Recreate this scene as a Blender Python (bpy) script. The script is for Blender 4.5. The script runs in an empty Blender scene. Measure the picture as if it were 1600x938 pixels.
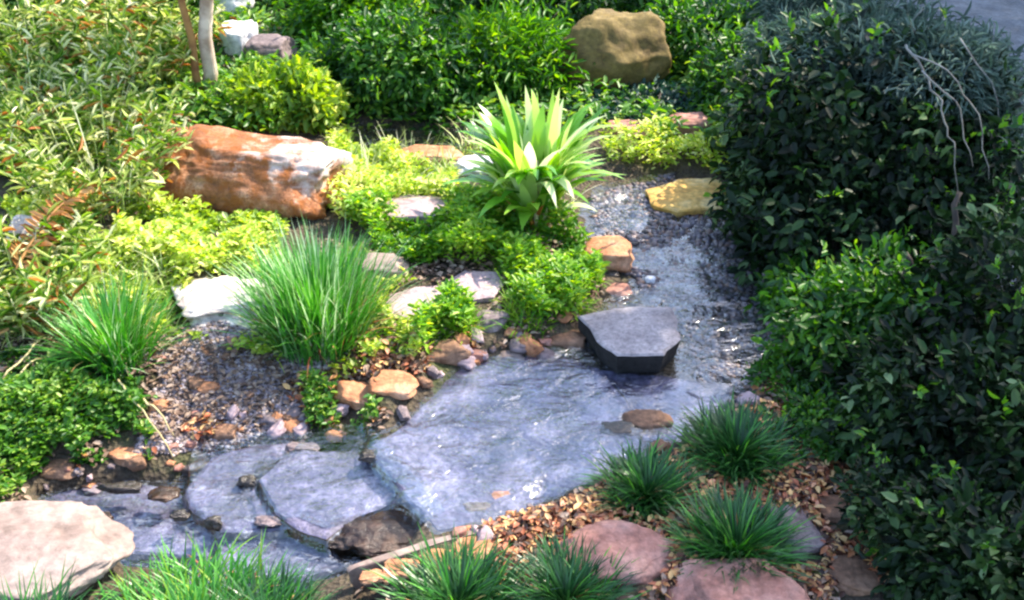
import bpy, math
import numpy as np
from mathutils import Vector, noise as mnoise

SC = bpy.context.scene
COL = SC.collection
rad = math.radians

# ------------------------------------------------------------------ camera
CAM_H, PITCH, HFOV = 2.2, rad(32), rad(50)
W0, H0 = 1600.0, 938.0
F = (W0 / 2) / math.tan(HFOV / 2)
cd = bpy.data.cameras.new('camera'); cam = bpy.data.objects.new('camera', cd); COL.objects.link(cam)
cam.location = (0, 0, CAM_H); cam.rotation_euler = (math.pi / 2 - PITCH, 0, 0)
cd.sensor_width = 36; cd.lens = 18 / math.tan(HFOV / 2); cd.clip_start = 0.05; cd.clip_end = 500
SC.camera = cam

# ------------------------------------------------------------------ light
SUN = Vector((0.60, 0.42, 0.78)).normalized()          # from the ground towards the sun
SUN_EL = math.asin(SUN.z); SUN_ROT = math.atan2(SUN.x, SUN.y)
w = bpy.data.worlds.new('World'); SC.world = w; w.use_nodes = True
nt = w.node_tree; bg = nt.nodes['Background']
sky = nt.nodes.new('ShaderNodeTexSky'); sky.sky_type = 'NISHITA'; sky.sun_disc = False
sky.sun_elevation = SUN_EL; sky.sun_rotation = SUN_ROT; sky.air_density = 1.0; sky.dust_density = 1.6; sky.ozone_density = 1.5
nt.links.new(sky.outputs[0], bg.inputs['Color']); bg.inputs['Strength'].default_value = 0.15
sl = bpy.data.lights.new('sun', 'SUN'); so = bpy.data.objects.new('sun', sl); COL.objects.link(so)
sl.energy = 3.1; sl.angle = rad(0.55); sl.color = (1.0, 0.91, 0.74)
so.rotation_euler = SUN.to_track_quat('Z', 'Y').to_euler()
SC.view_settings.view_transform = 'Standard'; SC.view_settings.look = 'None'
SC.view_settings.exposure = 1.85; SC.view_settings.gamma = 1.0
SC.cycles.max_bounces = 6; SC.cycles.diffuse_bounces = 3; SC.cycles.glossy_bounces = 3
SC.cycles.transmission_bounces = 3; SC.cycles.transparent_max_bounces = 8
SC.cycles.caustics_reflective = False; SC.cycles.caustics_refractive = False
SC.cycles.filter_width = 2.4

# ------------------------------------------------------------------ noise and geometry helpers
def _hash(ix, iy, seed):
    n = (ix * 374761393 + iy * 668265263 + seed * 982451653) & 0xffffffff
    n = ((n ^ (n >> 13)) * 1274126177) & 0xffffffff
    return ((n ^ (n >> 16)) & 0xffff) / 65535.0
def vnoise(x, y, seed=0):
    x = np.asarray(x, float); y = np.asarray(y, float)
    ix = np.floor(x).astype(np.int64); iy = np.floor(y).astype(np.int64)
    fx = x - ix; fy = y - iy
    fx = fx * fx * (3 - 2 * fx); fy = fy * fy * (3 - 2 * fy)
    a = _hash(ix, iy, seed); b = _hash(ix + 1, iy, seed); c = _hash(ix, iy + 1, seed); d = _hash(ix + 1, iy + 1, seed)
    return (a + (b - a) * fx) * (1 - fy) + (c + (d - c) * fx) * fy
def fbm(x, y, seed=0, oct=3):
    s = 0; a = .5; f = 1.0
    for k in range(oct):
        s = s + a * vnoise(np.asarray(x) * f, np.asarray(y) * f, seed + k); a *= .5; f *= 2.1
    return s / (1 - .5 ** oct)
def smooth(t): t = np.clip(t, 0, 1); return t * t * (3 - 2 * t)

def ray(px, py):
    r = np.array([(px - W0 / 2) / F, 0, 0]) + np.array([0, math.cos(PITCH), -math.sin(PITCH)]) \
        + (H0 / 2 - py) / F * np.array([0, math.sin(PITCH), math.cos(PITCH)])
    return r
def PZ(px, py, z=0.0):                     # point of the view ray at height z
    r = ray(px, py); t = (z - CAM_H) / r[2]; return np.array([0, 0, CAM_H]) + r * t
def V(px, py, y):                          # point of the view ray at distance y
    r = ray(px, py); return np.array([0, 0, CAM_H]) + r * (y / r[1])
def polyz(pts, z): return np.array([PZ(a, b, z)[:2] for a, b in pts])

def sdist(x, y, poly):                     # signed distance to polygon, negative inside
    x = np.asarray(x, float); y = np.asarray(y, float)
    d = np.full(x.shape, 1e9); ins = np.zeros(x.shape, bool); n = len(poly)
    for i in range(n):
        ax, ay = poly[i]; bx, by = poly[(i + 1) % n]
        ex, ey = bx - ax, by - ay
        t = np.clip(((x - ax) * ex + (y - ay) * ey) / (ex * ex + ey * ey + 1e-12), 0, 1)
        d = np.minimum(d, np.hypot(x - ax - t * ex, y - ay - t * ey))
        c = ((ay > y) != (by > y)) & (x < (bx - ax) * (y - ay) / (by - ay + 1e-12) + ax)
        ins ^= c
    return np.where(ins, -d, d)

# ------------------------------------------------------------------ the lie of the land
UP_PX = [(905, 322), (930, 292), (1035, 272), (1150, 318), (1185, 370), (1215, 440), (1225, 510), (1205, 580), (1150, 625),
         (1060, 692), (940, 742), (832, 792), (770, 822), (682, 832), (566, 702), (640, 642), (720, 566), (820, 552), (905, 535), (930, 480), (975, 440), (955, 400), (910, 372)]
LO_PX = [(48, 760), (130, 742), (262, 738), (330, 700), (455, 678), (566, 696), (690, 836), (600, 880), (540, 900), (430, 940), (300, 920), (200, 890), (60, 800)]
UPOLY = polyz(UP_PX, 0.0); LPOLY = polyz(LO_PX, -0.10)

POOL = polyz([(532, 208), (560, 188), (640, 184), (708, 200), (712, 224), (640, 236), (560, 230)], .08)
def H(x, y):
    x = np.asarray(x, float); y = np.asarray(y, float)
    wob = (fbm(x * 9, y * 9, 5) - .5) * 0.06
    du = sdist(x, y, UPOLY) + wob; dl = sdist(x, y, LPOLY) + wob
    d = np.minimum(du, dl)
    out = 0.035 * smooth(d / 0.10) + (fbm(x * 2.2, y * 2.2, 11) - .45) * 0.13 * smooth((y - 2.3) / 1.2) * smooth(d / .4) + (fbm(x * 11, y * 11, 3) - .5) * 0.03 * smooth(d / .1)
    out = out + np.maximum(0, -x - 0.2) * 0.05 * smooth(d / .5) + np.maximum(0, y - 5.5) * 0.05
    out = np.minimum(out, 1.2)
    out = out - .085 * smooth((du - dl) / .15 + .3) * smooth(1.15 - np.maximum(dl, 0) / .75)
    far_ = smooth((y - 3.35) / .35); inn_u = -0.045 + far_ * .035 + (fbm(x * 6, y * 6, 21) - .5) * 0.03
    inn_l = -0.20
    z = out; tp = smooth(-sdist(x, y, POOL) / .08 + .5); z = z * (1 - tp) + (-.02) * tp
    tu = smooth(-du / 0.05); tl = smooth(-dl / 0.05)
    z = z * (1 - tu) + inn_u * tu
    z = z * (1 - tl) + inn_l * tl
    return z
def G(px, py):                             # where the view ray meets the land
    r = ray(px, py); y = np.linspace(1.2, 14, 2600); t = y / r[1]
    X = r[0] * t; Z = CAM_H + r[2] * t; k = np.argmax(Z <= H(X, y))
    if Z[-1] > H(X[-1:], y[-1:])[0]: k = len(y) - 1
    return np.array([X[k], y[k], Z[k]])
def gpoly(pts): return np.array([G(a, b)[:2] for a, b in pts])

# ------------------------------------------------------------------ mesh helpers
def raw_mesh(name, verts, tris, mat, rnd=None, smooth_=False):
    me = bpy.data.meshes.new(name)
    verts = np.ascontiguousarray(verts, np.float32); tris = np.ascontiguousarray(tris, np.int32)
    m = tris.shape[1]
    me.vertices.add(len(verts)); me.vertices.foreach_set('co', verts.ravel())
    me.loops.add(tris.size); me.loops.foreach_set('vertex_index', tris.ravel())
    me.polygons.add(len(tris)); me.polygons.foreach_set('loop_start', np.arange(0, tris.size, m, dtype=np.int32))
    if rnd is not None:
        a = me.attributes.new('rnd', 'FLOAT', 'POINT'); a.data.foreach_set('value', np.ascontiguousarray(rnd, np.float32))
    me.update(calc_edges=True); me.validate()
    if smooth_: me.polygons.foreach_set('use_smooth', np.ones(len(tris), bool))
    me.materials.append(mat)
    return me
def link(name, me, parent=None, loc=(0, 0, 0)):
    o = bpy.data.objects.new(name, me); COL.objects.link(o); o.location = loc
    if parent: o.parent = parent
    return o
def tag(o, label, cat, group=None, kind=None):
    if label: o['label'] = label
    if cat: o['category'] = cat
    if group: o['group'] = group
    if kind: o['kind'] = kind
    return o
def structure(o): o['kind'] = 'structure'; return o
def empty(name, loc, label, cat, group=None):
    o = bpy.data.objects.new(name, None); COL.objects.link(o); o.location = tuple(loc); o.empty_display_size = .1
    return tag(o, label, cat, group)

# ------------------------------------------------------------------ materials
def _mat(name):
    m = bpy.data.materials.new(name); m.use_nodes = True; n = m.node_tree.nodes; l = m.node_tree.links
    return m, n, l, n['Principled BSDF']
def ramp(n, stops, interp='LINEAR'):
    r = n.new('ShaderNodeValToRGB'); cr = r.color_ramp; cr.interpolation = interp
    while len(cr.elements) < len(stops): cr.elements.new(0.5)
    for e, (p, c) in zip(cr.elements, stops): e.position = p; e.color = (*c, 1)
    return r
def tex(n, l, kind, scale, coord, **kw):
    t = n.new(kind); t.inputs['Scale'].default_value = scale
    for k, v in kw.items(): t.inputs[k].default_value = v
    l.new(coord, t.inputs['Vector']); return t
def leafmat(name, cols, rough=.45, trans=.35, spec=.5):
    m, n, l, b = _mat(name)
    at = n.new('ShaderNodeAttribute'); at.attribute_name = 'rnd'
    k = len(cols); r = ramp(n, [(i / (k - 1), c) for i, c in enumerate(cols)])
    l.new(at.outputs['Fac'], r.inputs[0]); l.new(r.outputs[0], b.inputs['Base Color'])
    b.inputs['Roughness'].default_value = rough; b.inputs['Specular IOR Level'].default_value = spec
    if trans > 0:
        tr = n.new('ShaderNodeBsdfTranslucent'); mx = n.new('ShaderNodeMixShader'); mx.inputs[0].default_value = trans
        hs = n.new('ShaderNodeHueSaturation'); hs.inputs['Hue'].default_value = .485; hs.inputs['Saturation'].default_value = 1.15; hs.inputs['Value'].default_value = 1.5
        l.new(r.outputs[0], hs.inputs['Color']); l.new(hs.outputs[0], tr.inputs['Color'])
        l.new(b.outputs[0], mx.inputs[1]); l.new(tr.outputs[0], mx.inputs[2]); l.new(mx.outputs[0], n['Material Output'].inputs['Surface'])
    return m
def rockmat(name, c1, c2, c3, rough=.8, scale=5, bump=.5, stain=None, wet=0, strata=0, sun_glare=None, grain=1.25):
    m, n, l, b = _mat(name)
    tc = n.new('ShaderNodeTexCoord'); co = tc.outputs['Object']
    n1 = tex(n, l, 'ShaderNodeTexNoise', scale, co, Detail=8, Roughness=.65)
    n2 = tex(n, l, 'ShaderNodeTexNoise', scale * 7, co, Detail=6, Roughness=.7)
    n3 = tex(n, l, 'ShaderNodeTexVoronoi', scale * 22, co)
    r = ramp(n, [(.32, c1), (.5, c2), (.68, c3)]); l.new(n1.outputs[0], r.inputs[0])
    r2 = ramp(n, [(.3, (.4, .4, .4)), (.65, (grain, grain, grain))]); l.new(n2.outputs[0], r2.inputs[0])
    mx = n.new('ShaderNodeMix'); mx.data_type = 'RGBA'; mx.blend_type = 'MULTIPLY'; mx.inputs[0].default_value = .8
    l.new(r.outputs[0], mx.inputs[6]); l.new(r2.outputs[0], mx.inputs[7]); out = mx.outputs[2]
    if stain:
        n4 = tex(n, l, 'ShaderNodeTexNoise', scale * 1.7, co, Detail=7, Roughness=.75)
        r4 = ramp(n, [(.48, (0, 0, 0)), (.58, (1, 1, 1))]); l.new(n4.outputs[0], r4.inputs[0])
        m4 = n.new('ShaderNodeMix'); m4.data_type = 'RGBA'; l.new(r4.outputs[0], m4.inputs[0]); l.new(out, m4.inputs[6]); m4.inputs[7].default_value = (*stain, 1); out = m4.outputs[2]
    if sun_glare:   # sunlight painted as a pale tint, stronger upwards and towards one end
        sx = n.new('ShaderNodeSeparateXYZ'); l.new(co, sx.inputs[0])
        e1 = n.new('ShaderNodeMath'); e1.operation = 'MULTIPLY_ADD'; e1.inputs[1].default_value = sun_glare[1]; l.new(sx.outputs[0], e1.inputs[0]); l.new(sx.outputs[2], e1.inputs[2])
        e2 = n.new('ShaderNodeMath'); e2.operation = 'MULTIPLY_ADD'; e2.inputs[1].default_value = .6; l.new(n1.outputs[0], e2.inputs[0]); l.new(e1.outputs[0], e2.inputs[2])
        r5 = n.new('ShaderNodeMapRange'); r5.inputs['From Min'].default_value = sun_glare[0]; r5.inputs['From Max'].default_value = sun_glare[0] + .2; l.new(e2.outputs[0], r5.inputs['Value'])
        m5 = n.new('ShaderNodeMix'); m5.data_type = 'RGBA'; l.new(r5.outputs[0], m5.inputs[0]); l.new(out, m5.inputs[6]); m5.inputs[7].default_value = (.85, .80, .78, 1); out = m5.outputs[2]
    l.new(out, b.inputs['Base Color'])
    b.inputs['Roughness'].default_value = rough
    bp = n.new('ShaderNodeBump'); bp.inputs['Strength'].default_value = bump; bp.inputs['Distance'].default_value = .02
    ad = n.new('ShaderNodeMath'); ad.operation = 'ADD'; l.new(n1.outputs[0], ad.inputs[0])
    ad2 = n.new('ShaderNodeMath'); ad2.operation = 'MULTIPLY'; ad2.inputs[1].default_value = .35; l.new(n2.outputs[0], ad2.inputs[0]); l.new(ad2.outputs[0], ad.inputs[1])
    hgt = ad.outputs[0]
    if strata:
        wv = n.new('ShaderNodeTexWave'); wv.bands_direction = 'Z'; wv.inputs['Scale'].default_value = strata; wv.inputs['Distortion'].default_value = 3; l.new(co, wv.inputs['Vector'])
        ad3 = n.new('ShaderNodeMath'); ad3.operation = 'MULTIPLY_ADD'; ad3.inputs[1].default_value = .4; l.new(wv.outputs[1], ad3.inputs[0]); l.new(hgt, ad3.inputs[2]); hgt = ad3.outputs[0]
    l.new(hgt, bp.inputs['Height']); l.new(bp.outputs[0], b.inputs['Normal'])
    if wet: b.inputs['Roughness'].default_value = .22; b.inputs['Coat Weight'].default_value = wet; b.inputs['Coat Roughness'].default_value = .08
    return m
def barkmat(name, c1, c2, rough=.85):
    m, n, l, b = _mat(name); tc = n.new('ShaderNodeTexCoord')
    t = tex(n, l, 'ShaderNodeTexNoise', 14, tc.outputs['Object'], Detail=6); r = ramp(n, [(.35, c1), (.65, c2)])
    l.new(t.outputs[0], r.inputs[0]); l.new(r.outputs[0], b.inputs['Base Color']); b.inputs['Roughness'].default_value = rough
    bp = n.new('ShaderNodeBump'); bp.inputs['Strength'].default_value = .5; bp.inputs['Distance'].default_value = .01; l.new(t.outputs[0], bp.inputs['Height']); l.new(bp.outputs[0], b.inputs['Normal'])
    return m

def groundmat():
    m, n, l, b = _mat('soil'); tc = n.new('ShaderNodeTexCoord'); co = tc.outputs['Object']
    n1 = tex(n, l, 'ShaderNodeTexNoise', 2.2, co, Detail=10, Roughness=.7); n2 = tex(n, l, 'ShaderNodeTexNoise', 40, co, Detail=6, Roughness=.7)
    n3 = tex(n, l, 'ShaderNodeTexVoronoi', 55, co)
    r1 = ramp(n, [(.3, (.035, .028, .018)), (.5, (.10, .075, .05)), (.62, (.06, .075, .02)), (.75, (.16, .11, .08))]); l.new(n1.outputs[0], r1.inputs[0])
    r2 = ramp(n, [(.3, (.35, .35, .35)), (.7, (1.5, 1.45, 1.4))]); l.new(n2.outputs[0], r2.inputs[0])
    mx = n.new('ShaderNodeMix'); mx.data_type = 'RGBA'; mx.blend_type = 'MULTIPLY'; mx.inputs[0].default_value = 1
    l.new(r1.outputs[0], mx.inputs[6]); l.new(r2.outputs[0], mx.inputs[7]); l.new(mx.outputs[2], b.inputs['Base Color'])
    b.inputs['Roughness'].default_value = .9
    ad = n.new('ShaderNodeMath'); ad.operation = 'ADD'; l.new(n2.outputs[0], ad.inputs[0]); l.new(n3.outputs[0], ad.inputs[1])
    bp = n.new('ShaderNodeBump'); bp.inputs['Strength'].default_value = .9; bp.inputs['Distance'].default_value = .02
    l.new(ad.outputs[0], bp.inputs['Height']); l.new(bp.outputs[0], b.inputs['Normal']); return m

def watermat():
    m, n, l, b = _mat('stream_water'); n.remove(b)
    tc = n.new('ShaderNodeTexCoord'); mp = n.new('ShaderNodeMapping'); l.new(tc.outputs['Object'], mp.inputs[0])
    mp.inputs['Rotation'].default_value = (0, 0, rad(-38)); mp.inputs['Scale'].default_value = (1, 1.7, 1)
    a = tex(n, l, 'ShaderNodeTexNoise', 5.5, mp.outputs[0], Detail=4, Roughness=.55, Distortion=.8)
    c = tex(n, l, 'ShaderNodeTexNoise', 26, mp.outputs[0], Detail=2, Roughness=.6, Distortion=.6)
    ad = n.new('ShaderNodeMath'); ad.operation = 'MULTIPLY_ADD'; ad.inputs[1].default_value = .14; l.new(c.outputs[0], ad.inputs[0]); l.new(a.outputs[0], ad.inputs[2])
    big = tex(n, l, 'ShaderNodeTexNoise', 2.6, tc.outputs['Object'], Detail=2); br = ramp(n, [(.35, (.35, .35, .35)), (.65, (1, 1, 1))]); l.new(big.outputs[0], br.inputs[0])
    bp = n.new('ShaderNodeBump'); l.new(br.outputs[0], bp.inputs['Strength']); bp.inputs['Distance'].default_value = .045; l.new(ad.outputs[0], bp.inputs['Height'])
    gl = n.new('ShaderNodeBsdfGlossy'); gl.inputs['Roughness'].default_value = .10; gl.inputs['Color'].default_value = (1, 1, 1, 1); l.new(bp.outputs[0], gl.inputs['Normal'])
    tr = n.new('ShaderNodeBsdfTransparent'); tr.inputs['Color'].default_value = (.90, .93, .95, 1)
    fr = n.new('ShaderNodeFresnel'); ge = n.new('ShaderNodeNewGeometry'); im = n.new('ShaderNodeMapRange')   # a thin film: same reflectance from both sides
    im.inputs['To Min'].default_value = 2.0; im.inputs['To Max'].default_value = .5; l.new(ge.outputs['Backfacing'], im.inputs['Value']); l.new(im.outputs[0], fr.inputs['IOR']); l.new(bp.outputs[0], fr.inputs['Normal'])
    mx = n.new('ShaderNodeMixShader'); l.new(fr.outputs[0], mx.inputs[0]); l.new(tr.outputs[0], mx.inputs[1]); l.new(gl.outputs[0], mx.inputs[2])
    # thin foam streaks where the sheet breaks over the ledges
    at = n.new('ShaderNodeAttribute'); at.attribute_name = 'rnd'
    f = tex(n, l, 'ShaderNodeTexNoise', 26, mp.outputs[0], Detail=6, Roughness=.7, Distortion=1.5)
    fr2 = ramp(n, [(.52, (0, 0, 0)), (.72, (1, 1, 1))]); l.new(f.outputs[0], fr2.inputs[0])
    mu = n.new('ShaderNodeMath'); mu.operation = 'MULTIPLY'; l.new(fr2.outputs[0], mu.inputs[0]); l.new(at.outputs['Fac'], mu.inputs[1])
    df = n.new('ShaderNodeBsdfDiffuse'); df.inputs['Color'].default_value = (.72, .78, .92, 1)
    m2 = n.new('ShaderNodeMixShader'); l.new(mu.outputs[0], m2.inputs[0]); l.new(mx.outputs[0], m2.inputs[1]); l.new(df.outputs[0], m2.inputs[2])
    l.new(m2.outputs[0], n['Material Output'].inputs['Surface']); return m

def gravelmat2():
    return leafmat('wet_dark_gravel', [(.02, .015, .015), (.06, .05, .055), (.12, .10, .12), (.17, .15, .18), (.20, .11, .07), (.26, .22, .24)], rough=.4, trans=0)
def gravelmat():
    m = leafmat('mixed_gravel', [(.04, .028, .022), (.13, .09, .075), (.22, .18, .20), (.30, .26, .30), (.26, .17, .11), (.50, .43, .42)], rough=.75, trans=0); return m
M = dict(
    mixed=gravelmat(), wet_mixed=gravelmat2(), soil=groundmat(), water=watermat(),
    gravel=rockmat('grey_gravel', (.20, .18, .22), (.34, .31, .37), (.52, .46, .50), scale=8, bump=.8),
    path=rockmat('haze_blue_gravel', (.06, .075, .095), (.10, .12, .15), (.15, .175, .21), scale=5, bump=.7),  # blue grey ground colour stands in for the haze at the upper right
    slate=rockmat('wet_slate', (.03, .026, .04), (.09, .079, .13), (.22, .195, .29), scale=7, bump=1.0, grain=2.2, wet=.5),
    slate_dark=rockmat('brown_slate', (.08, .055, .04), (.17, .12, .08), (.26, .2, .14), scale=6, bump=.8),
    dry_slate=rockmat('dry_slate', (.22, .185, .19), (.33, .285, .295), (.45, .39, .39), scale=9, bump=.35),
    pale=rockmat('pale_sandstone', (.38, .29, .26), (.66, .58, .55), (.82, .78, .76), scale=7, bump=.5),
    rust=rockmat('rusty_boulder', (.18, .07, .03), (.40, .15, .06), (.62, .34, .20), scale=9, bump=1.0, stain=(.30, .09, .015), sun_glare=(.56, .50)),
    cream=rockmat('cream_rock', (.20, .135, .11), (.30, .22, .19), (.42, .33, .29), scale=3.5, bump=.5),
    olive=rockmat('olive_rock', (.11, .065, .016), (.18, .12, .028), (.25, .175, .055), scale=6, bump=.5),
    pink=rockmat('pink_stone', (.30, .115, .08), (.42, .20, .155), (.54, .31, .25), scale=6, bump=.5, strata=9),
    mauve=rockmat('mauve_stone', (.32, .22, .24), (.44, .32, .34), (.55, .42, .42), scale=6, bump=.45),
    orange=rockmat('orange_stone', (.34, .12, .05), (.52, .23, .11), (.66, .40, .26), scale=8, bump=.7),
    brown=rockmat('brown_stone', (.14, .07, .04), (.27, .14, .08), (.38, .22, .14), scale=8, bump=.8),
    wet_brown=rockmat('wet_brown_rock', (.014, .008, .005), (.055, .026, .013), (.14, .07, .035), scale=6, bump=1.0, wet=.3),
    black=rockmat('shade_black_edge', (.008, .007, .007), (.02, .017, .017), (.04, .034, .033), scale=8, bump=.9, rough=.9),  # near black puts the shade on the raised slab's sides into their colour
    dark=rockmat('dark_stone', (.02, .017, .015), (.06, .045, .035), (.12, .08, .06), scale=8, bump=.8, wet=.3),
    yellow=rockmat('yellow_stone', (.60, .30, .06), (.74, .45, .12), (.80, .64, .34), scale=5, bump=.4),
    plum=rockmat('purple_grey_stone', (.15, .11, .115), (.24, .18, .185), (.34, .27, .27), scale=8, bump=.7),
    white=rockmat('white_stone', (.70, .66, .68), (.80, .78, .82), (.86, .85, .88), scale=4, bump=.4),
    bark_pale=barkmat('pale_bark', (.36, .25, .18), (.74, .60, .48)), bark_red=barkmat('red_bark', (.20, .08, .03), (.42, .22, .07)),
    bark=barkmat('dark_bark', (.03, .022, .018), (.09, .065, .05)), twig=barkmat('grey_twig', (.13, .12, .11), (.30, .29, .27)),
    straw=barkmat('straw', (.45, .36, .16), (.62, .52, .28)),
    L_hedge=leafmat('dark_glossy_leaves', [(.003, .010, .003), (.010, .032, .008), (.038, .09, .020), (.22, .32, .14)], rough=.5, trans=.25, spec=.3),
    L_wisp=leafmat('pale_wispy_leaves', [(.05, .09, .07), (.14, .21, .18), (.30, .38, .34)], rough=.5, trans=.3),
    L_hedge2=leafmat('blue_green_leaves', [(.015, .05, .035), (.04, .12, .08), (.12, .25, .18)], rough=.45, trans=.2),
    L_green=leafmat('mid_green_leaves', [(.018, .075, .012), (.05, .17, .02), (.13, .31, .035), (.32, .47, .08)], rough=.4, trans=.4),
    L_bright=leafmat('bright_green_leaves', [(.035, .14, .008), (.09, .28, .015), (.22, .44, .03), (.45, .60, .08)], rough=.4, trans=.45),
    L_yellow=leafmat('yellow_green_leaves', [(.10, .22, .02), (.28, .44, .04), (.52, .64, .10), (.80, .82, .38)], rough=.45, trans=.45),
    L_bamboo=leafmat('variegated_leaves', [(.04, .11, .012), (.12, .26, .03), (.28, .42, .07), (.56, .64, .22), (.88, .86, .60)], rough=.45, trans=.35),
    L_grass=leafmat('clump_grass', [(.02, .13, .02), (.06, .28, .035), (.18, .48, .08)], rough=.35, trans=.35),
    L_grassblue=leafmat('pale_grass_tips', [(.14, .34, .10), (.34, .56, .24), (.70, .80, .54)], rough=.3, trans=.3),
    L_mondo=leafmat('dark_mondo', [(.010, .05, .014), (.03, .11, .025), (.07, .20, .05)], rough=.32, trans=.2),
    L_strap=leafmat('strap_leaves', [(.05, .20, .015), (.15, .40, .03), (.40, .60, .10), (.78, .84, .50)], rough=.25, trans=.4, spec=.7),
    L_dead=leafmat('dead_leaves', [(.02, .01, .006), (.06, .022, .012), (.20, .06, .025), (.42, .13, .06), (.55, .27, .09), (.78, .52, .22), (.66, .30, .18)], rough=.6, trans=.15),
    L_brown=leafmat('brown_litter', [(.05, .028, .02), (.16, .09, .06), (.30, .20, .14), (.40, .30, .24)], rough=.7, trans=.1),
    L_fern=leafmat('dry_fern', [(.34, .11, .02), (.56, .24, .05), (.70, .42, .16)], rough=.6, trans=.2),
)

# ------------------------------------------------------------------ vegetation builders
def unit(a): return a / (np.linalg.norm(a, axis=-1, keepdims=True) + 1e-9)
_T = np.array([0, .3, .3, .3, .68, .68, .68, 1.]); _S = np.array([0, -.85, 0, .85, -.75, 0, .75, 0]) * .5; _U = np.array([0, .12, -.05, .12, .10, -.06, .10, -.12])
_LF = np.array([(0, 2, 1), (0, 3, 2), (1, 2, 5), (1, 5, 4), (2, 3, 6), (2, 6, 5), (4, 5, 7), (5, 6, 7)])
def leaves(P, D, N, L, Wd, rnd):
    n = len(P); D = unit(D); S = unit(np.cross(D, N)); N = np.cross(S, D)
    v = P[:, None] + D[:, None] * (_T[None, :, None] * L[:, None, None]) + S[:, None] * (_S[None, :, None] * Wd[:, None, None] * 1.0) + N[:, None] * (_U[None, :, None] * L[:, None, None] * .8)
    f = (_LF[None] + (np.arange(n) * 8)[:, None, None]).reshape(-1, 3)
    return v.reshape(-1, 3), f, np.repeat(rnd, 8)
def blades(P, az, L, lean, droop, Wd, rnd, seg=5, r=None):
    n = len(P); t = np.linspace(0, 1, seg + 1)
    hd = np.stack([np.cos(az), np.sin(az), np.zeros(n)], 1); side = np.stack([-np.sin(az), np.cos(az), np.zeros(n)], 1)
    T = t[None, :, None]; Lc = L[:, None, None]
    a = lean[:, None] + droop[:, None] * t[None]                 # angle from vertical grows along the blade
    dt = 1.0 / seg; hx = np.cumsum(np.sin(a) * dt, 1) - np.sin(a[:, :1]) * dt; hz = np.cumsum(np.cos(a) * dt, 1) - np.cos(a[:, :1]) * dt
    C = P[:, None] + hd[:, None] * (hx[..., None] * Lc); C[..., 2] += hz * L[:, None]
    wd = Wd[:, None] * (np.minimum(1, .55 + t * 1.5) * (1 - t ** 2.5))[None] * .5
    A = C[:, :-1] - side[:, None] * wd[:, :-1, None]; B = C[:, :-1] + side[:, None] * wd[:, :-1, None]
    v = np.concatenate([np.stack([A, B], 2).reshape(n, -1, 3), C[:, -1:]], 1); m = 2 * seg + 1
    f = []
    for i in range(seg - 1):
        q = 2 * i; f += [(q, q + 1, q + 3), (q, q + 3, q + 2)]
    f.append((2 * seg - 2, 2 * seg - 1, 2 * seg)); f = np.array(f)
    F_ = (f[None] + (np.arange(n) * m)[:, None, None]).reshape(-1, 3)
    return v.reshape(-1, 3), F_, np.repeat(rnd, m)
def tube(pts, radii, sides=7):
    pts = np.array(pts, float); n = len(pts); V_ = []; up = np.array([.31, .2, .93])
    for i in range(n):
        d = pts[min(i + 1, n - 1)] - pts[max(i - 1, 0)]; d /= np.linalg.norm(d) + 1e-9
        s = np.cross(d, up); s /= np.linalg.norm(s) + 1e-9; u = np.cross(s, d)
        for k in range(sides):
            a = 2 * math.pi * k / sides; V_.append(pts[i] + (s * math.cos(a) + u * math.sin(a)) * radii[i])
    f = []
    for i in range(n - 1):
        for k in range(sides):
            a, b = i * sides + k, i * sides + (k + 1) % sides; f += [(a, b, b + sides), (a, b + sides, a + sides)]
    for k in range(1, sides - 1): f += [(0, k + 1, k), ((n - 1) * sides, (n - 1) * sides + k, (n - 1) * sides + k + 1)]
    return np.array(V_), np.array(f)
def wiggly(a, b, k, amp, rng):
    a = np.array(a, float); b = np.array(b, float); t = np.linspace(0, 1, k)[:, None]
    p = a + (b - a) * t + rng.normal(0, amp, (k, 3)) * np.sin(t * math.pi) ** .5; return p

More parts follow.
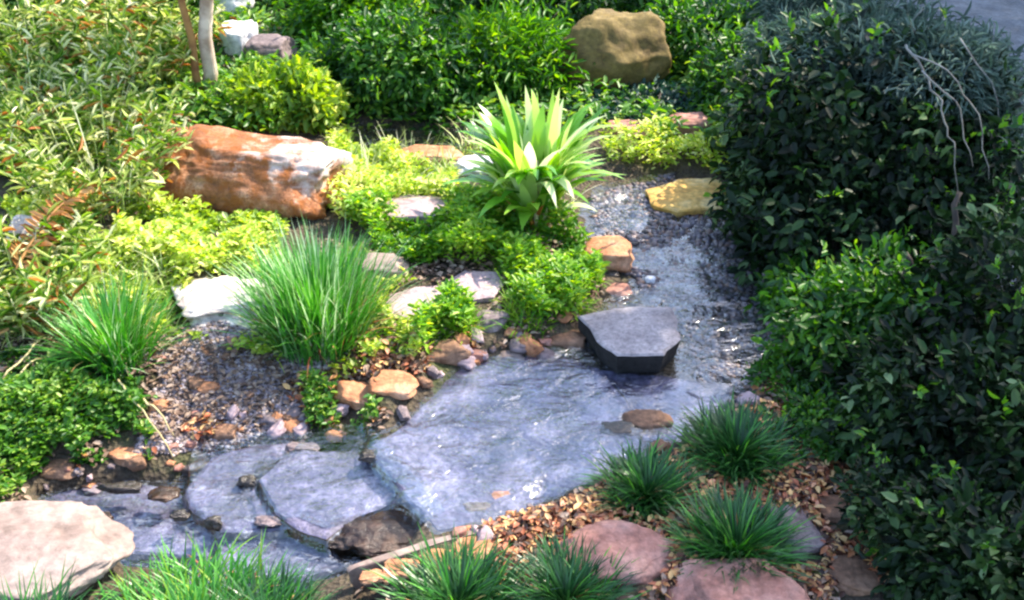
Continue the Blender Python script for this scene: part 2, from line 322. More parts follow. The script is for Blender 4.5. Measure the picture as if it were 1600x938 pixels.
YOUNG = {'L_hedge': 'L_green', 'L_green': 'L_bright', 'L_hedge2': 'L_wisp'}
def shrub(name, base, lobes, n, L, Wd, mat, label, cat, seed=1, group=None, shell=.16, nb=5, bark='bark', droop=.2, gaps=.42, br=.012, outw=.7):
    """lobes: (x,y,z,rx,ry,rz) in world space"""
    rng = np.random.default_rng(seed); base = np.array(base, float)
    root = empty(name, base, label, cat, group)
    lo = np.array(lobes, float); vol = (lo[:, 3] * lo[:, 4] + lo[:, 3] * lo[:, 5] + lo[:, 4] * lo[:, 5]); 
    m = int(n * 1.9); k = rng.choice(len(lo), m, p=vol / vol.sum())
    d = unit(rng.normal(size=(m, 3))); rr = 1 - np.abs(rng.normal(0, shell, m)); rr = np.clip(rr, .15, 1.1)
    bump = 1 + .6 * (fbm(d[:, 0] * 3.2 + k * 7.1, d[:, 1] * 3.2 + d[:, 2] * 2.7, seed, 3) - .5) * 2 * .6
    P = lo[k, :3] + d * lo[k, 3:] * (rr * bump)[:, None]
    cl = fbm(P[:, 0] * 5.5 + P[:, 2] * 3, P[:, 1] * 5.5 - P[:, 2] * 4, seed + 5, 3)
    keep = (cl > gaps - .12 * rng.random(m)) & (P[:, 2] > H(P[:, 0], P[:, 1]) + .005)
    P = P[keep][:n]; d = d[keep][:n]; cl = cl[keep][:n]; q = len(P)
    D = d * outw + rng.normal(0, .55, (q, 3)); D[:, 2] -= droop
    N = d * .6 + rng.normal(0, .5, (q, 3)) + np.array([0, 0, .7])
    sz = rng.uniform(.45, 1.35, q)
    rnd = np.clip((cl - .38) * 1.2 + rng.normal(0, .22, q) + .08, 0, 1)
    ns = int(10 + 12 * len(lo)); j = rng.choice(len(lo), ns, p=vol / vol.sum()); dd = unit(rng.normal(size=(ns, 3)) + [0, -.2, .35]); A = lo[j, :3] + dd * lo[j, 3:] * .9
    dv = unit(dd * .8 + rng.normal(0, .35, (ns, 3)) + [0, 0, .35]); ln = rng.uniform(.2, .6, ns) * lo[j, 3:].mean(1); ok = A[:, 2] > H(A[:, 0], A[:, 1]) + .03
    SP = []; SD = []; tw = []
    for a_, d_, l_, o_ in zip(A, dv, ln, ok):
        if not o_: continue
        tt = np.arange(.1, 1, max(.05, L * .42 / l_)); pp = a_ + d_ * l_ * tt[:, None] + np.array([0, 0, -.25 * l_]) * (tt[:, None] ** 2)
        SP.append(pp); SD.append(d_ * .7 + rng.normal(0, .6, (len(tt), 3)))
        if len(tw) < 7: tw.append(tube(np.vstack([a_ - d_ * .05, pp[::2], pp[-1:]]) - base, np.full(len(pp[::2]) + 2, .0022), 3))
    if SP:
        SP = np.vstack(SP); SD = np.vstack(SD); k_ = len(SP); z_ = rng.uniform(.45, .95, k_)
        v_, f_, r_ = leaves(SP - base, SD, rng.normal(0, .5, (k_, 3)) + [0, 0, 1], L * z_, Wd * z_, rng.random(k_) * .8)
        link('young_leaves', raw_mesh(name + '_young', v_, f_, M[YOUNG.get(mat, mat)], r_), root)
        for v_, f_ in tw: link('twig', raw_mesh(name + '_twig', v_, f_, M[bark]), root)
    v, f, r = leaves(P - base, D, N, L * sz, Wd * sz, rnd)
    link('foliage', raw_mesh(name + '_foliage', v, f, M[mat], r), root)
    for i in range(nb):
        j = rng.integers(len(lo)); e = lo[j, :3] + unit(rng.normal(size=3)) * lo[j, 3:] * .75 - base; e[2] = max(e[2], .08)
        s = rng.normal(0, .03, 3); s[2] = -.05
        pts = wiggly(s, e, 6, .03, rng); tv, tf = tube(pts, np.linspace(br, br * .35, 6), 6)
        link('branch', raw_mesh(name + '_branch', tv, tf, M[bark], smooth_=True), root)
    return root

def clump(name, base, n, L, mat, label, cat='grass clump', seed=1, spread=.06, lean=(.05, .6), droop=(.3, 1.4), wd=.006, group=None, tips=None, ntips=0):
    rng = np.random.default_rng(seed); ROCKS.append((base[0], base[1] + .03, spread * .9, spread * .9))
    def mk(n, Lr, lean, droop, wd, mat, nm):
        az = rng.uniform(0, 2 * math.pi, n); rr = spread * rng.random(n)
        P = np.stack([rr * np.cos(az), rr * np.sin(az), np.full(n, -.02)], 1)
        az2 = az + rng.normal(0, .7, n); le = rng.uniform(*lean, n) * (.35 + .65 * rr / spread); dr = rng.uniform(*droop, n)
        v, f, r = blades(P, az2, Lr * rng.uniform(.55, 1.1, n), le, dr, wd * rng.uniform(.7, 1.3, n), rng.random(n))
        return raw_mesh(nm, v, f, M[mat], r)
    if not tips:
        o = link(name, mk(n, L, lean, droop, wd, mat, name), None, tuple(base)); return tag(o, label, cat, group)
    root = empty(name, base, label, cat, group)
    link('blades', mk(n, L, lean, droop, wd, mat, name + '_blades'), root)
    link('dry_blades', mk(max(12, n // 14), L * .85, (lean[0], lean[1] * 1.4), (droop[0], droop[1] * 1.5), wd, 'L_dead', name + '_dry'), root)
    t = link('pale_blades', mk(ntips, L * 1.12, lean, droop, wd * .9, tips, name + '_pale'), root)
    return root

ROCKS = []
def off_rocks(Q):
    ok = np.ones(len(Q), bool)
    for x, y, rx, ry in ROCKS: ok &= ((Q[:, 0] - x) / rx) ** 2 + ((Q[:, 1] - y + .03) / (ry + .04)) ** 2 > 1
    return ok
def inpoly(poly, n, rng, margin=0):
    lo, hi = poly.min(0), poly.max(0); out = np.zeros((0, 2))
    while len(out) < n:
        q = rng.uniform(lo, hi, (n * 2, 2)); out = np.vstack([out, q[sdist(q[:, 0], q[:, 1], poly) + (fbm(q[:, 0] * 7, q[:, 1] * 7, 9) - .5) * .22 < margin]])
    return out[:n]
def cover(name, polys, n, L, Wd, ht, mat, label, cat, seed=1, flat=False, gaps=.35, avoid_water=True, up=.5, rocks_free=True):
    """low leafy growth or litter over the land: stuff nobody could count"""
    rng = np.random.default_rng(seed); Q = []
    areas = []
    W_ = [gpoly(p) for p in polys]
    for p in W_: x, y = p[:, 0], p[:, 1]; areas.append(abs(np.dot(x, np.roll(y, 1)) - np.dot(y, np.roll(x, 1))) / 2)
    for p, a in zip(W_, areas): Q.append(inpoly(p, int(n * a / sum(areas)) + 1, rng))
    Q = np.vstack(Q); cl = fbm(Q[:, 0] * 6, Q[:, 1] * 6, seed + 3, 3); keep = cl > gaps - .1 * rng.random(len(Q))
    keep &= sdist(Q[:, 0], Q[:, 1], POOL) > -.02
    if avoid_water: keep &= (sdist(Q[:, 0], Q[:, 1], UPOLY) > .02) & (sdist(Q[:, 0], Q[:, 1], LPOLY) > .02)
    if rocks_free: keep &= off_rocks(Q)
    Q = Q[keep]; cl = cl[keep]; q = len(Q); z = H(Q[:, 0], Q[:, 1])
    hh = ht * np.clip((cl - gaps) * 3.2, .12, 1.2) * np.sqrt(rng.random(q))
    P = np.column_stack([Q, z + (hh if not flat else .006 + rng.random(q) * ht)])
    a = rng.uniform(0, 2 * math.pi, q)
    if flat:
        D = np.stack([np.cos(a), np.sin(a), rng.normal(0, .25, q)], 1); N = rng.normal(0, .35, (q, 3)) + np.array([0, 0, 1])
    else:
        D = np.stack([np.cos(a), np.sin(a), rng.uniform(-.1, 1, q) * up * 2], 1); N = rng.normal(0, .45, (q, 3)) + np.array([0, 0, 1])
    sz = rng.uniform(.6, 1.3, q); rnd = np.clip(.5 + (cl - .5) * .9 + rng.normal(0, .24, q), 0, 1) if not flat else rng.random(q)
    v, f, r = leaves(P, D, N, L * sz, Wd * sz, rnd)
    return tag(link(name, raw_mesh(name, v, f, M[mat], r)), label, cat, kind='stuff')
def turf(name, polys, n, L, mat, label, cat='grass', seed=1, wd=.005, lean=(.1, 1.0), droop=(.3, 1.3), gaps=.3):
    rng = np.random.default_rng(seed); W_ = [gpoly(p) for p in polys]; per = n // len(W_)
    Q = np.vstack([inpoly(p, per, rng) for p in W_]); cl = fbm(Q[:, 0] * 6, Q[:, 1] * 6, seed + 3, 3)
    keep = (cl > gaps) & (sdist(Q[:, 0], Q[:, 1], UPOLY) > .015) & (sdist(Q[:, 0], Q[:, 1], LPOLY) > .015) & off_rocks(Q); Q = Q[keep]; cl = cl[keep]; q = len(Q)
    P = np.column_stack([Q, H(Q[:, 0], Q[:, 1]) - .01])
    v, f, r = blades(P, rng.uniform(0, 2 * math.pi, q), L * rng.uniform(.4, 1.2, q) * np.clip(cl * 2, .5, 1.2), rng.uniform(*lean, q), rng.uniform(*droop, q), wd * rng.uniform(.7, 1.4, q), np.clip(.5 + (cl - .5) + rng.normal(0, .25, q), 0, 1), seg=4)
    return tag(link(name, raw_mesh(name, v, f, M[mat], r)), label, cat, kind='stuff')

# ------------------------------------------------------------------ rock builders
_ICO = {}
def ico(sub):
    if sub not in _ICO:
        import bmesh
        bm = bmesh.new(); bmesh.ops.create_icosphere(bm, subdivisions=sub, radius=1)
        _ICO[sub] = (np.array([v.co[:] for v in bm.verts]), np.array([[v.index for v in f.verts] for f in bm.faces])); bm.free()
    return _ICO[sub]
def rock_shape(rx, ry, rz, seed, sub=4, square=.55, rough=.16, cuts=7):
    """a boulder resting on z=0: squared ellipsoid, broken by flat cuts, roughened"""
    rng = np.random.default_rng(seed); v, f = ico(sub); v = v.copy()
    v = np.sign(v) * np.abs(v) ** square; v /= np.max(np.abs(v), 0)
    for _ in range(cuts):
        nrm = unit(rng.normal(size=3) * np.array([1, 1, .6])); dd = rng.uniform(.72, .98) * np.percentile(v @ nrm, 96)
        s = v @ nrm; over = s > dd; v[over] -= np.outer((s[over] - dd) * .93, nrm)
    o = rng.uniform(0, 50, 3); disp = np.array([mnoise.fractal(Vector(p * 1.5 + o), .8, 2.2, 5) for p in v])
    disp2 = np.array([mnoise.noise(Vector(p * 9 + o)) for p in v])
    v = v * (1 + rough * disp + rough * .18 * disp2)[:, None]
    v = v * np.array([rx, ry, rz]); v[:, 2] += rz * .72
    return v, f
def boulder(name, x0, y0, x1, y1, mat, label, cat='rock', seed=1, dr=.7, square=.55, rough=.16, rot=0, sub=4, group=None, sink=.1, cuts=7, zb=None):
    """fills the px box x0..x1, y0..y1 when seen from the path: foot on the land at y1"""
    p = G((x0 + x1) / 2, y1) if zb is None else PZ((x0 + x1) / 2, y1, zb)
    dep = np.linalg.norm(p - np.array([0, 0, CAM_H])); ang = math.atan2(CAM_H - p[2], p[1])
    wdt = (x1 - x0) / F * dep * math.cos(math.atan2(abs((x0 + x1) / 2 - 800), F)); ry = wdt / 2 * dr
    vis = (y1 - y0) / F * dep; hgt = (vis - 2 * ry * math.sin(ang)) / math.cos(ang)
    if hgt < .15 * wdt: hgt = .15 * wdt; ry = max(.02, (vis - hgt * math.cos(ang)) / (2 * math.sin(ang)))
    v, f = rock_shape(wdt / 2 * 1.05, ry * 1.05, hgt / 1.72 * 1.08, seed, sub, square, rough, cuts)
    c, s = math.cos(rot), math.sin(rot); v[:, :2] = v[:, :2] @ np.array([[c, s], [-s, c]]); v[:, 2] -= sink * hgt
    base = (p[0], p[1] + ry * .95, p[2]); ROCKS.append((base[0], base[1], wdt * .46, ry * .92))
    o = link(name, raw_mesh(name, v, f, M[mat], smooth_=True), None, base); return tag(o, label, cat, group)
def slab(name, pts, ztop, thick, mat, label, cat='stone slab', seed=1, relief=.008, ragged=.012, side=None, group=None, under=.02, parent=None, tilt=(0, 0)):
    """flat stone with a broken rim; pts trace its upper rim"""
    P = polyz(pts, ztop); rng = np.random.default_rng(seed)
    d = np.linalg.norm(np.roll(P, -1, 0) - P, axis=1); R = []
    for i in range(len(P)):
        k = max(2, int(d[i] / .025)); a, b = P[i], P[(i + 1) % len(P)]
        for j in range(k): R.append(a + (b - a) * j / k)
    R = np.array(R); n = len(R); c = R.mean(0); s = np.cumsum(np.r_[0, np.linalg.norm(np.diff(R, axis=0), axis=1)])
    nr = unit(R - c); R = R + nr * ((fbm(s * 14, s * 0 + seed, seed, 3) - .5) * 2 * ragged)[:, None]
    rings = [(1.0 - .0, -thick, 1)]; V_ = []; lev = np.linspace(-thick, -.006, 5)
    und = [(-under, lev[0]), (-under * .5, lev[1]), (-under * .2, lev[2]), (0.0, lev[3]), (.004, lev[4]), (-.004, 0)]
    for k, (off, z) in enumerate(und):
        jit = (fbm(s * 20, s * 0 + k * 3.3, seed + k, 2) - .5) * .012 if k < 4 else 0
        V_.append(np.column_stack([R + nr * (off + jit)[:, None] if np.ndim(jit) else R + nr * off, np.full(n, z)]))
    for q in np.linspace(.9, .08, 10):
        xy = c + (R - c) * q
        V_.append(np.column_stack([xy, (fbm(xy[:, 0] * 5, xy[:, 1] * 5, seed + 9, 4) - .5) * 2 * relief * min(1, (1 - q) * 5 + .2)]))
    nrg = len(V_); V_ = np.vstack(V_ + [np.array([[c[0], c[1], 0.0]])])
    V_[:, 2] += ztop + (V_[:, 0] - c[0]) * tilt[0] + (V_[:, 1] - c[1]) * tilt[1]
    f = []; I = np.arange(n); J = (I + 1) % n
    for r_ in range(nrg - 1):
        a, b = r_ * n + I, r_ * n + J; f.append(np.column_stack([a, b, b + n])); f.append(np.column_stack([a, b + n, a + n]))
    f.append(np.column_stack([(nrg - 1) * n + I, (nrg - 1) * n + J, np.full(n, nrg * n)]))
    f.append(np.column_stack([J[1:-1], I[1:-1], np.zeros(n - 2, int)]))
    f = np.vstack(f); base = np.array([c[0], c[1], ztop - thick]); e_ = np.abs(R - c).max(0); ROCKS.append((c[0], c[1], e_[0] * .9, e_[1] * .8))
    ar = np.sum(R[:, 0] * np.roll(R[:, 1], -1) - R[:, 1] * np.roll(R[:, 0], -1))
    if ar < 0: f = f[:, ::-1]
    me = raw_mesh(name, V_ - base, f, M[mat], smooth_=True)
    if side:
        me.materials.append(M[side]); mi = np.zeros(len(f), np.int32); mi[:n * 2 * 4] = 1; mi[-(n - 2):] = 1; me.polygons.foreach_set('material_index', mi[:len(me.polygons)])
    try: me.set_sharp_from_angle(angle=rad(38))
    except Exception: pass
    o = link(name, me, parent, tuple(base)); return tag(o, label, cat, group)

# ================================================================== THE SETTING
def warp(a, near, far):                    # fine grid near, coarse far out
    s = np.sign(a); t = np.abs(a); return s * np.where(t < .7, t / .7 * near, near + ((t - .7) / .3) ** 3 * (far - near))
gx = warp(np.linspace(-1, 1, 400), 3.2, 90); gy = 4.3 + warp(np.linspace(-1, 1, 440), 3.8, 90)
GX, GY = np.meshgrid(gx, gy); GZ = H(GX.ravel(), GY.ravel())
nx, ny = len(gx), len(gy); I, J = np.meshgrid(np.arange(nx - 1), np.arange(ny - 1)); a = (J * nx + I).ravel()
quads = np.column_stack([a, a + 1, a + 1 + nx, a + nx])
structure(link('ground', raw_mesh('ground', np.column_stack([GX.ravel(), GY.ravel(), GZ]), quads, M['soil'], smooth_=True)))

def sheet(name, poly, step, zfun, mat, rndfun=None, hole=None, grow=0.0):
    lo, hi = poly.min(0) - .05, poly.max(0) + .05; xs = np.arange(lo[0], hi[0], step); ys = np.arange(lo[1], hi[1], step)
    X, Y = np.meshgrid(xs, ys); s = sdist(X, Y, poly); ok = s < grow
    if hole is not None: ok &= sdist(X, Y, hole) > -.02
    nx = len(xs); J, I = np.nonzero(ok[:-1, :-1] & ok[1:, :-1] & ok[:-1, 1:] & ok[1:, 1:]); a = J * nx + I
    q = np.column_stack([a, a + 1, a + 1 + nx, a + nx]); used, inv = np.unique(q, return_inverse=True); q = inv.reshape(-1, 4)
    x, y = X.ravel()[used], Y.ravel()[used]
    me = raw_mesh(name, np.column_stack([x, y, zfun(x, y)]), q, mat, rndfun(x, y) if rndfun else np.zeros(len(x)), smooth_=True)
    return link(name, me)

PATH = np.array([PZ(a, b, 0.05)[:2] for a, b in [(1230, -60), (1420, 60), (1470, 200), (1530, 420), (1640, 640), (2300, 640), (2600, -60)]])
structure(sheet('path', PATH, .05, lambda x, y: H(x, y) + .012, M['path']))

# water: terraces joined by short falls
TERR = [(UPOLY, 0.0),
        (polyz([(400, 745), (440, 712), (470, 698), (560, 700), (605, 750), (645, 776), (600, 786), (540, 815), (510, 842), (470, 826), (430, 802)], -.04), -.035),
        (polyz([(285, 765), (330, 708), (400, 690), (458, 683), (450, 715), (400, 750), (405, 795), (465, 826), (340, 834), (300, 805)], -.075), -.075),
        (polyz([(40, 755), (262, 735), (285, 765), (300, 805), (340, 834), (330, 900), (60, 820)], -.12), -.12),
        (polyz([(335, 836), (470, 824), (516, 842), (560, 825), (640, 850), (640, 890), (430, 940), (330, 930)], -.11), -.11)]
def zwater(x, y):
    num = 0; den = 1e-12
    for p, z in TERR:
        wt = np.exp(-np.maximum(sdist(x, y, p) + .012, 0) / .006); num = num + wt * z; den = den + wt
    return num / den
def water_z(x, y): return zwater(x, y) + (fbm(x * 13 + y * 4, y * 13, 31, 2) - .5) * .007
def foamy(x, y):
    e = .02; g = np.hypot(zwater(x + e, y) - zwater(x - e, y), zwater(x, y + e) - zwater(x, y - e)) / (2 * e)
    low = smooth((-zwater(x, y) - .02) / .07)
    return np.clip(.06 + .22 * low + g * .25, 0, .4)
structure(sheet('upper_water', UPOLY, .007, water_z, M['water'], lambda x, y: .04 + .07 * smooth((3.6 - y) / .8), grow=.015))
structure(sheet('lower_water', LPOLY, .008, water_z, M['water'], foamy, grow=.02))

structure(sheet('pool_water', POOL, .012, lambda x, y: 0 * x + .05 + (fbm(x * 8, y * 8, 31, 2) - .5) * .004, M['water'], lambda x, y: 0 * x, grow=.05))
# ================================================================== STONES OF THE STREAM
slab('stone_slab', [(575, 702), (648, 640), (722, 572), (860, 548), (935, 575), (975, 620), (1000, 690), (940, 738), (832, 788), (765, 818), (684, 828), (640, 780)], -.012, .16, 'slate',
     'largest wet slate slab of the stream, grey and rippled with flowing water', seed=3, relief=.010, side='slate_dark')
slab('stone_slab', [(938, 578), (1060, 590), (1140, 602), (1135, 628), (1062, 684), (1005, 686), (980, 622)], -.016, .12, 'slate',
     'lilac grey slab under the water between the two dark lumps and the far bank', seed=4, relief=.010, side='slate_dark')
slab('stone_slab', [(404, 748), (440, 716), (474, 702), (556, 704), (600, 752), (636, 776), (598, 788), (540, 816), (510, 838), (470, 824), (430, 800)], -.062, .34, 'slate',
     'middle wet slab with a rough brown front above the wet brown rock', seed=5, relief=.008, side='slate_dark', under=.0)
slab('stone_slab', [(290, 765), (330, 714), (400, 694), (452, 690), (444, 714), (398, 750), (400, 795), (462, 824), (345, 828), (304, 800)], -.09, .2, 'slate',
     'blue wet slab at the small fall left of the middle slab', seed=6, relief=.02, side='slate_dark')
slab('stone_slab', [(60, 762), (150, 745), (258, 742), (280, 768), (296, 805), (335, 832), (320, 870), (180, 862), (70, 800)], -.145, .1, 'slate',
     'lowest dim slab under the left pool', seed=7, relief=.025, side='slate_dark')
slab('stone_slab', [(342, 838), (468, 826), (508, 846), (538, 884), (430, 905), (345, 890)], -.13, .2, 'slate',
     'blue grey slab under water at the bottom, left of the wet brown rock', seed=8, relief=.015, side='slate_dark')
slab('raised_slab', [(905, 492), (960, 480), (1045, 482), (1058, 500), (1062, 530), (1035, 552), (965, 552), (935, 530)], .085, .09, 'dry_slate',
     'flat dry grey slab jutting over the water with sides and underside painted black as shade', seed=9, relief=.008, ragged=.018, side='black', under=.015, tilt=(.03, .01))
boulder('dark_rock', 942, 654, 996, 684, 'dark', 'small black lump in the water left of the brown one', seed=21, zb=-.02, dr=.6)
boulder('dark_rock', 978, 636, 1050, 678, 'brown', 'dark brown pointed lump standing out of the water near the right bank', seed=22, zb=-.02, dr=.6)
boulder('dark_rock', 400, 722, 448, 756, 'dark', 'black jagged stone dividing the small fall', seed=23, zb=-.09, dr=.9, rot=.6)
boulder('pebble', 762, 766, 800, 786, 'orange', 'small tan pebble under the water near the lower edge of the largest slab', seed=24, zb=-.02)
boulder('pebble', 725, 786, 768, 802, 'slate_dark', 'dark flat pebble beside the tan pebble on the largest slab', seed=25, zb=-.02)
boulder('pebble', 1008, 430, 1026, 444, 'white', 'tiny white pebble in the upper stream', seed=26, zb=.0)
boulder('dark_rock', 930, 412, 972, 438, 'dark', 'black stone standing in for the dark hole at the water edge below the orange one', seed=27, zb=-.01)  # dark lump stands in for the shaded hole under the orange rock
slab('edge_stone', [(540, 886), (600, 866), (690, 838), (790, 816), (794, 821), (700, 846), (610, 875), (545, 892)], .03, .10, 'cream',
     'long thin pale edging stone curving right of the wet brown rock', cat='rock', seed=33, relief=.01, ragged=.012)
for i, (x0, y0, x1, y1, lab) in enumerate([(600, 872, 660, 905, 'rust orange stone lowest against the pale edging stone'), (655, 856, 718, 890, 'rust orange stone in the middle below the pale edging stone'), (712, 838, 780, 876, 'largest rust orange stone below the pale edging stone'), (560, 888, 604, 912, 'small rust orange stone at the low end of the pale edging stone')]):
    boulder('rock', x0, y0, x1, y1, 'orange', lab, seed=140 + i, square=.6, rough=.3, zb=.03)
boulder('dark_rock', 506, 776, 698, 884, 'wet_brown', 'large wet dark brown rock where the water drops below the largest slab', seed=152, zb=-.13, dr=.62, square=.6, rough=.26, sub=5, cuts=9)

# ================================================================== ROCKS OF THE BANKS
def tilted_block():
    # the large rusty boulder: outline of its face and its top painted pale as sunlight, traced and given real depth
    p = G(380, 335); y0 = p[1]
    face = [(228, 205), (238, 190), (300, 200), (400, 208), (480, 225), (520, 252), (530, 290), (528, 345), (420, 340), (300, 345), (232, 320), (222, 250)]
    return p
boulder('boulder', 205, 186, 520, 330, 'rust', 'large rusty brown boulder with sunlight painted pale on its top behind the grass', seed=42, dr=.5, square=.5, rough=.17, sub=5, rot=-.2)
boulder('boulder', -150, 776, 168, 960, 'cream', 'large cream pink boulder cut by the lower left corner', seed=47, dr=.8, square=.85, rough=.14, sub=5)
boulder('boulder', 858, 2, 1046, 150, 'olive', 'rounded olive brown boulder at the top of the garden', seed=44, dr=.6, square=.9, rough=.14, sub=5)
boulder('flat_rock', 262, 412, 445, 518, 'pale', 'blazing white flat rock left of the tall grass clump', seed=48, dr=1.2, square=.75, rough=.3, sub=5)
boulder('flat_rock', 598, 300, 712, 352, 'mauve', 'pale pink flat rock in the sunny ground cover', seed=49, dr=.9)
boulder('flat_rock', 712, 240, 786, 276, 'white', 'small white rock left of the strap leaved plant', seed=50, dr=.8)
boulder('flat_rock', 612, 224, 722, 260, 'orange', 'low orange rock behind the white one', seed=51, dr=.8)
boulder('flat_rock', 940, 184, 1022, 214, 'pink', 'pink rock right of the strap leaved plant', seed=52, dr=.8)
boulder('flat_rock', 1046, 172, 1112, 214, 'pink', 'reddish pink rock below the olive boulder', seed=53, dr=.7)
slab('yellow_ledge', [(1012, 296), (1060, 280), (1150, 276), (1178, 300), (1150, 322), (1060, 330), (1016, 316)], .03, .06, 'yellow',
     'sunlit yellow ledge stone at the top of the stream', cat='rock', seed=54, relief=.006)
slab('paving_stone', [(602, 462), (650, 446), (692, 448), (688, 480), (640, 496), (605, 490)], .06, .08, 'mauve', 'smaller mauve flat stone between two green tufts', seed=55, cat='rock', relief=.006)
slab('paving_stone', [(690, 440), (725, 422), (775, 424), (790, 440), (770, 462), (715, 472)], .075, .09, 'mauve', 'larger mauve flat stone with a reddish far edge', seed=56, cat='rock', relief=.006)
boulder('rock', 556, 388, 634, 440, 'cream', 'small cream rock right of the tall grass clump', seed=57)
boulder('rock', 902, 360, 986, 424, 'orange', 'orange rock on the left edge of the upper stream', seed=58, dr=.8)
boulder('rock', 935, 440, 990, 466, 'pink', 'thin reddish stone lying at the water edge', seed=59, dr=.8)
boulder('rock', 858, 508, 918, 546, 'brown', 'reddish brown rock just left of the raised slab', seed=60)
boulder('rock', 774, 543, 818, 574, 'cream', 'small cream stone where the bank meets the largest slab', seed=61)
boulder('rock', 520, 590, 590, 645, 'orange', 'left of the two orange rocks above the largest slab', seed=62)
boulder('rock', 578, 572, 655, 622, 'orange', 'right of the two orange rocks above the largest slab', seed=63, dr=.9)
boulder('rock', 420, 640, 482, 678, 'brown', 'brown rock above the small fall', seed=64)
boulder('rock', 158, 686, 232, 728, 'orange', 'rusty orange rock above the left pool', seed=65)
boulder('rock', 330, 660, 372, 690, 'brown', 'dark brown rock on the bank edge left of the small fall', seed=66)
boulder('rock', 60, 715, 118, 750, 'brown', 'brown stone at the far end of the left pool', seed=67)
boulder('rock', 240, 700, 330, 742, 'dark', 'dark wet stone overhanging the left pool', seed=68)
boulder('rock', 668, 520, 735, 570, 'brown', 'dark brown rock at the bank corner above the largest slab', seed=69)
boulder('rock', 740, 478, 800, 520, 'plum', 'purple grey rock above the bank hollow', seed=70)
boulder('flat_rock', 878, 806, 1055, 912, 'pink', 'large pink layered rock among the fallen leaves', seed=71, dr=1.1, square=.5, rough=.1, sub=5)
boulder('flat_rock', 1058, 872, 1262, 990, 'pink', 'flat reddish rock cut by the bottom edge', seed=72, dr=1.3, square=.42, rough=.06, sub=5)
boulder('flat_rock', 1185, 788, 1295, 866, 'plum', 'purple grey rock right of the dark grass tuft', seed=73, dr=1.0)
boulder('flat_rock', 1280, 770, 1345, 815, 'brown', 'dull brown rock under the hedge plants', seed=74, dr=1.0)
boulder('rock', 1300, 868, 1385, 930, 'brown', 'reddish rock near the bottom right', seed=75, dr=.9)
boulder('rock', 1395, 790, 1470, 862, 'brown', 'brown rock half covered by leaves at lower right', seed=76, dr=.7)
boulder('rock', 338, 30, 400, 88, 'white', 'upper pale grey rock behind the sapling', seed=77, dr=.8)
boulder('rock', 385, 50, 462, 108, 'plum', 'lower grey rock behind the sapling', seed=78, dr=.8)
boulder('rock', 322, -25, 390, 30, 'white', 'bright white rock at the top edge beside the sapling', seed=79, dr=.8)
boulder('rock', 5, 335, 70, 395, 'pale', 'pale sunlit rock at the left edge behind the dry frond', seed=80, dr=.9)
boulder('rock', 65, 395, 120, 445, 'pale', 'pale rock in front of the dry frond', seed=81, dr=.9)
for i, (x0, y0, x1, y1, m_, lab) in enumerate([(268, 796, 292, 814, 'dark', 'black stone poking from the water left of the small fall'), (322, 806, 346, 828, 'dark', 'black stone at the foot of the small fall'), (470, 812, 525, 838, 'olive', 'olive stone lip left of the wet brown rock'),
        (560, 700, 590, 722, 'dark', 'black wedge standing in for the dark gap where the largest slab meets the middle slab'), (604, 762, 634, 782, 'dark', 'black stone standing in for the shaded notch just above the wet brown rock'), (446, 690, 500, 708, 'plum', 'low grey stone at the head of the small fall'),  # black wedge and black stone stand in for shaded gaps between the slabs
        (150, 752, 215, 772, 'dark', 'flat black stone under the far bank of the left pool'), (232, 760, 275, 784, 'wet_brown', 'brown stone breaking the surface of the left pool'), (372, 742, 400, 764, 'dark', 'black chip in the rim of the small fall'),
        (128, 800, 172, 818, 'wet_brown', 'low brown stone in the left pool beside the cream boulder'), (395, 806, 436, 824, 'plum', 'grey stone under the lower lip of the middle slab'), (640, 740, 668, 756, 'plum', 'small grey stone on the left rim of the largest slab')]):
    boulder('rock', x0, y0, x1, y1, m_, lab, seed=170 + i, square=.6, rough=.3, zb=-.08 if i != 3 else -.02)
# small stones lining both banks
rngs = np.random.default_rng(77)
protos = []
for k in range(5):
    v, f = rock_shape(.026, .02, .014, 200 + k, 3, .45, .3, 9); protos.append([raw_mesh('bank_stone', v, f, M[mm], smooth_=True) for mm in ('brown', 'mauve', 'orange', 'plum', 'pink')])
def line_stones(pts, n, label, jit=.03):
    P = np.array([G(a, b) for a, b in pts]); seg = np.linalg.norm(np.diff(P, axis=0), axis=1); cum = np.r_[0, np.cumsum(seg)]
    for i in range(n):
        s = rngs.random() * cum[-1]; j = min(np.searchsorted(cum, s) - 1, len(seg) - 1); j = max(j, 0); q = P[j] + (P[j + 1] - P[j]) * (s - cum[j]) / seg[j]
        q[:2] += rngs.normal(0, jit, 2); me = protos[rngs.integers(5)][rngs.integers(5)]
        o = link('bank_stone', me, None, (q[0], q[1], float(H(q[0], q[1])))); sc = rngs.uniform(.4, 1.0) ** 1.5 * 1.5; o.scale = (sc, sc * rngs.uniform(.7, 1.2), sc * rngs.uniform(.7, 1.3)); o.rotation_euler = (rngs.normal(0, .15), rngs.normal(0, .15), rngs.uniform(0, 6.28))
        tag(o, label, 'stone', label.replace('one of the ', ''))
line_stones([(60, 745), (250, 728), (330, 690), (450, 668), (560, 690), (640, 630), (720, 555), (830, 535), (900, 520)], 46, 'one of the small stones along the far edge of the water')
line_stones([(700, 850), (800, 810), (940, 755), (1060, 705), (1160, 640), (1215, 570), (1235, 480), (1200, 400), (1170, 340)], 46, 'one of the small stones along the near edge of the water')
line_stones([(250, 560), (480, 540), (470, 620), (330, 650), (250, 600)], 26, 'one of the small stones on the gravel patch', .12)

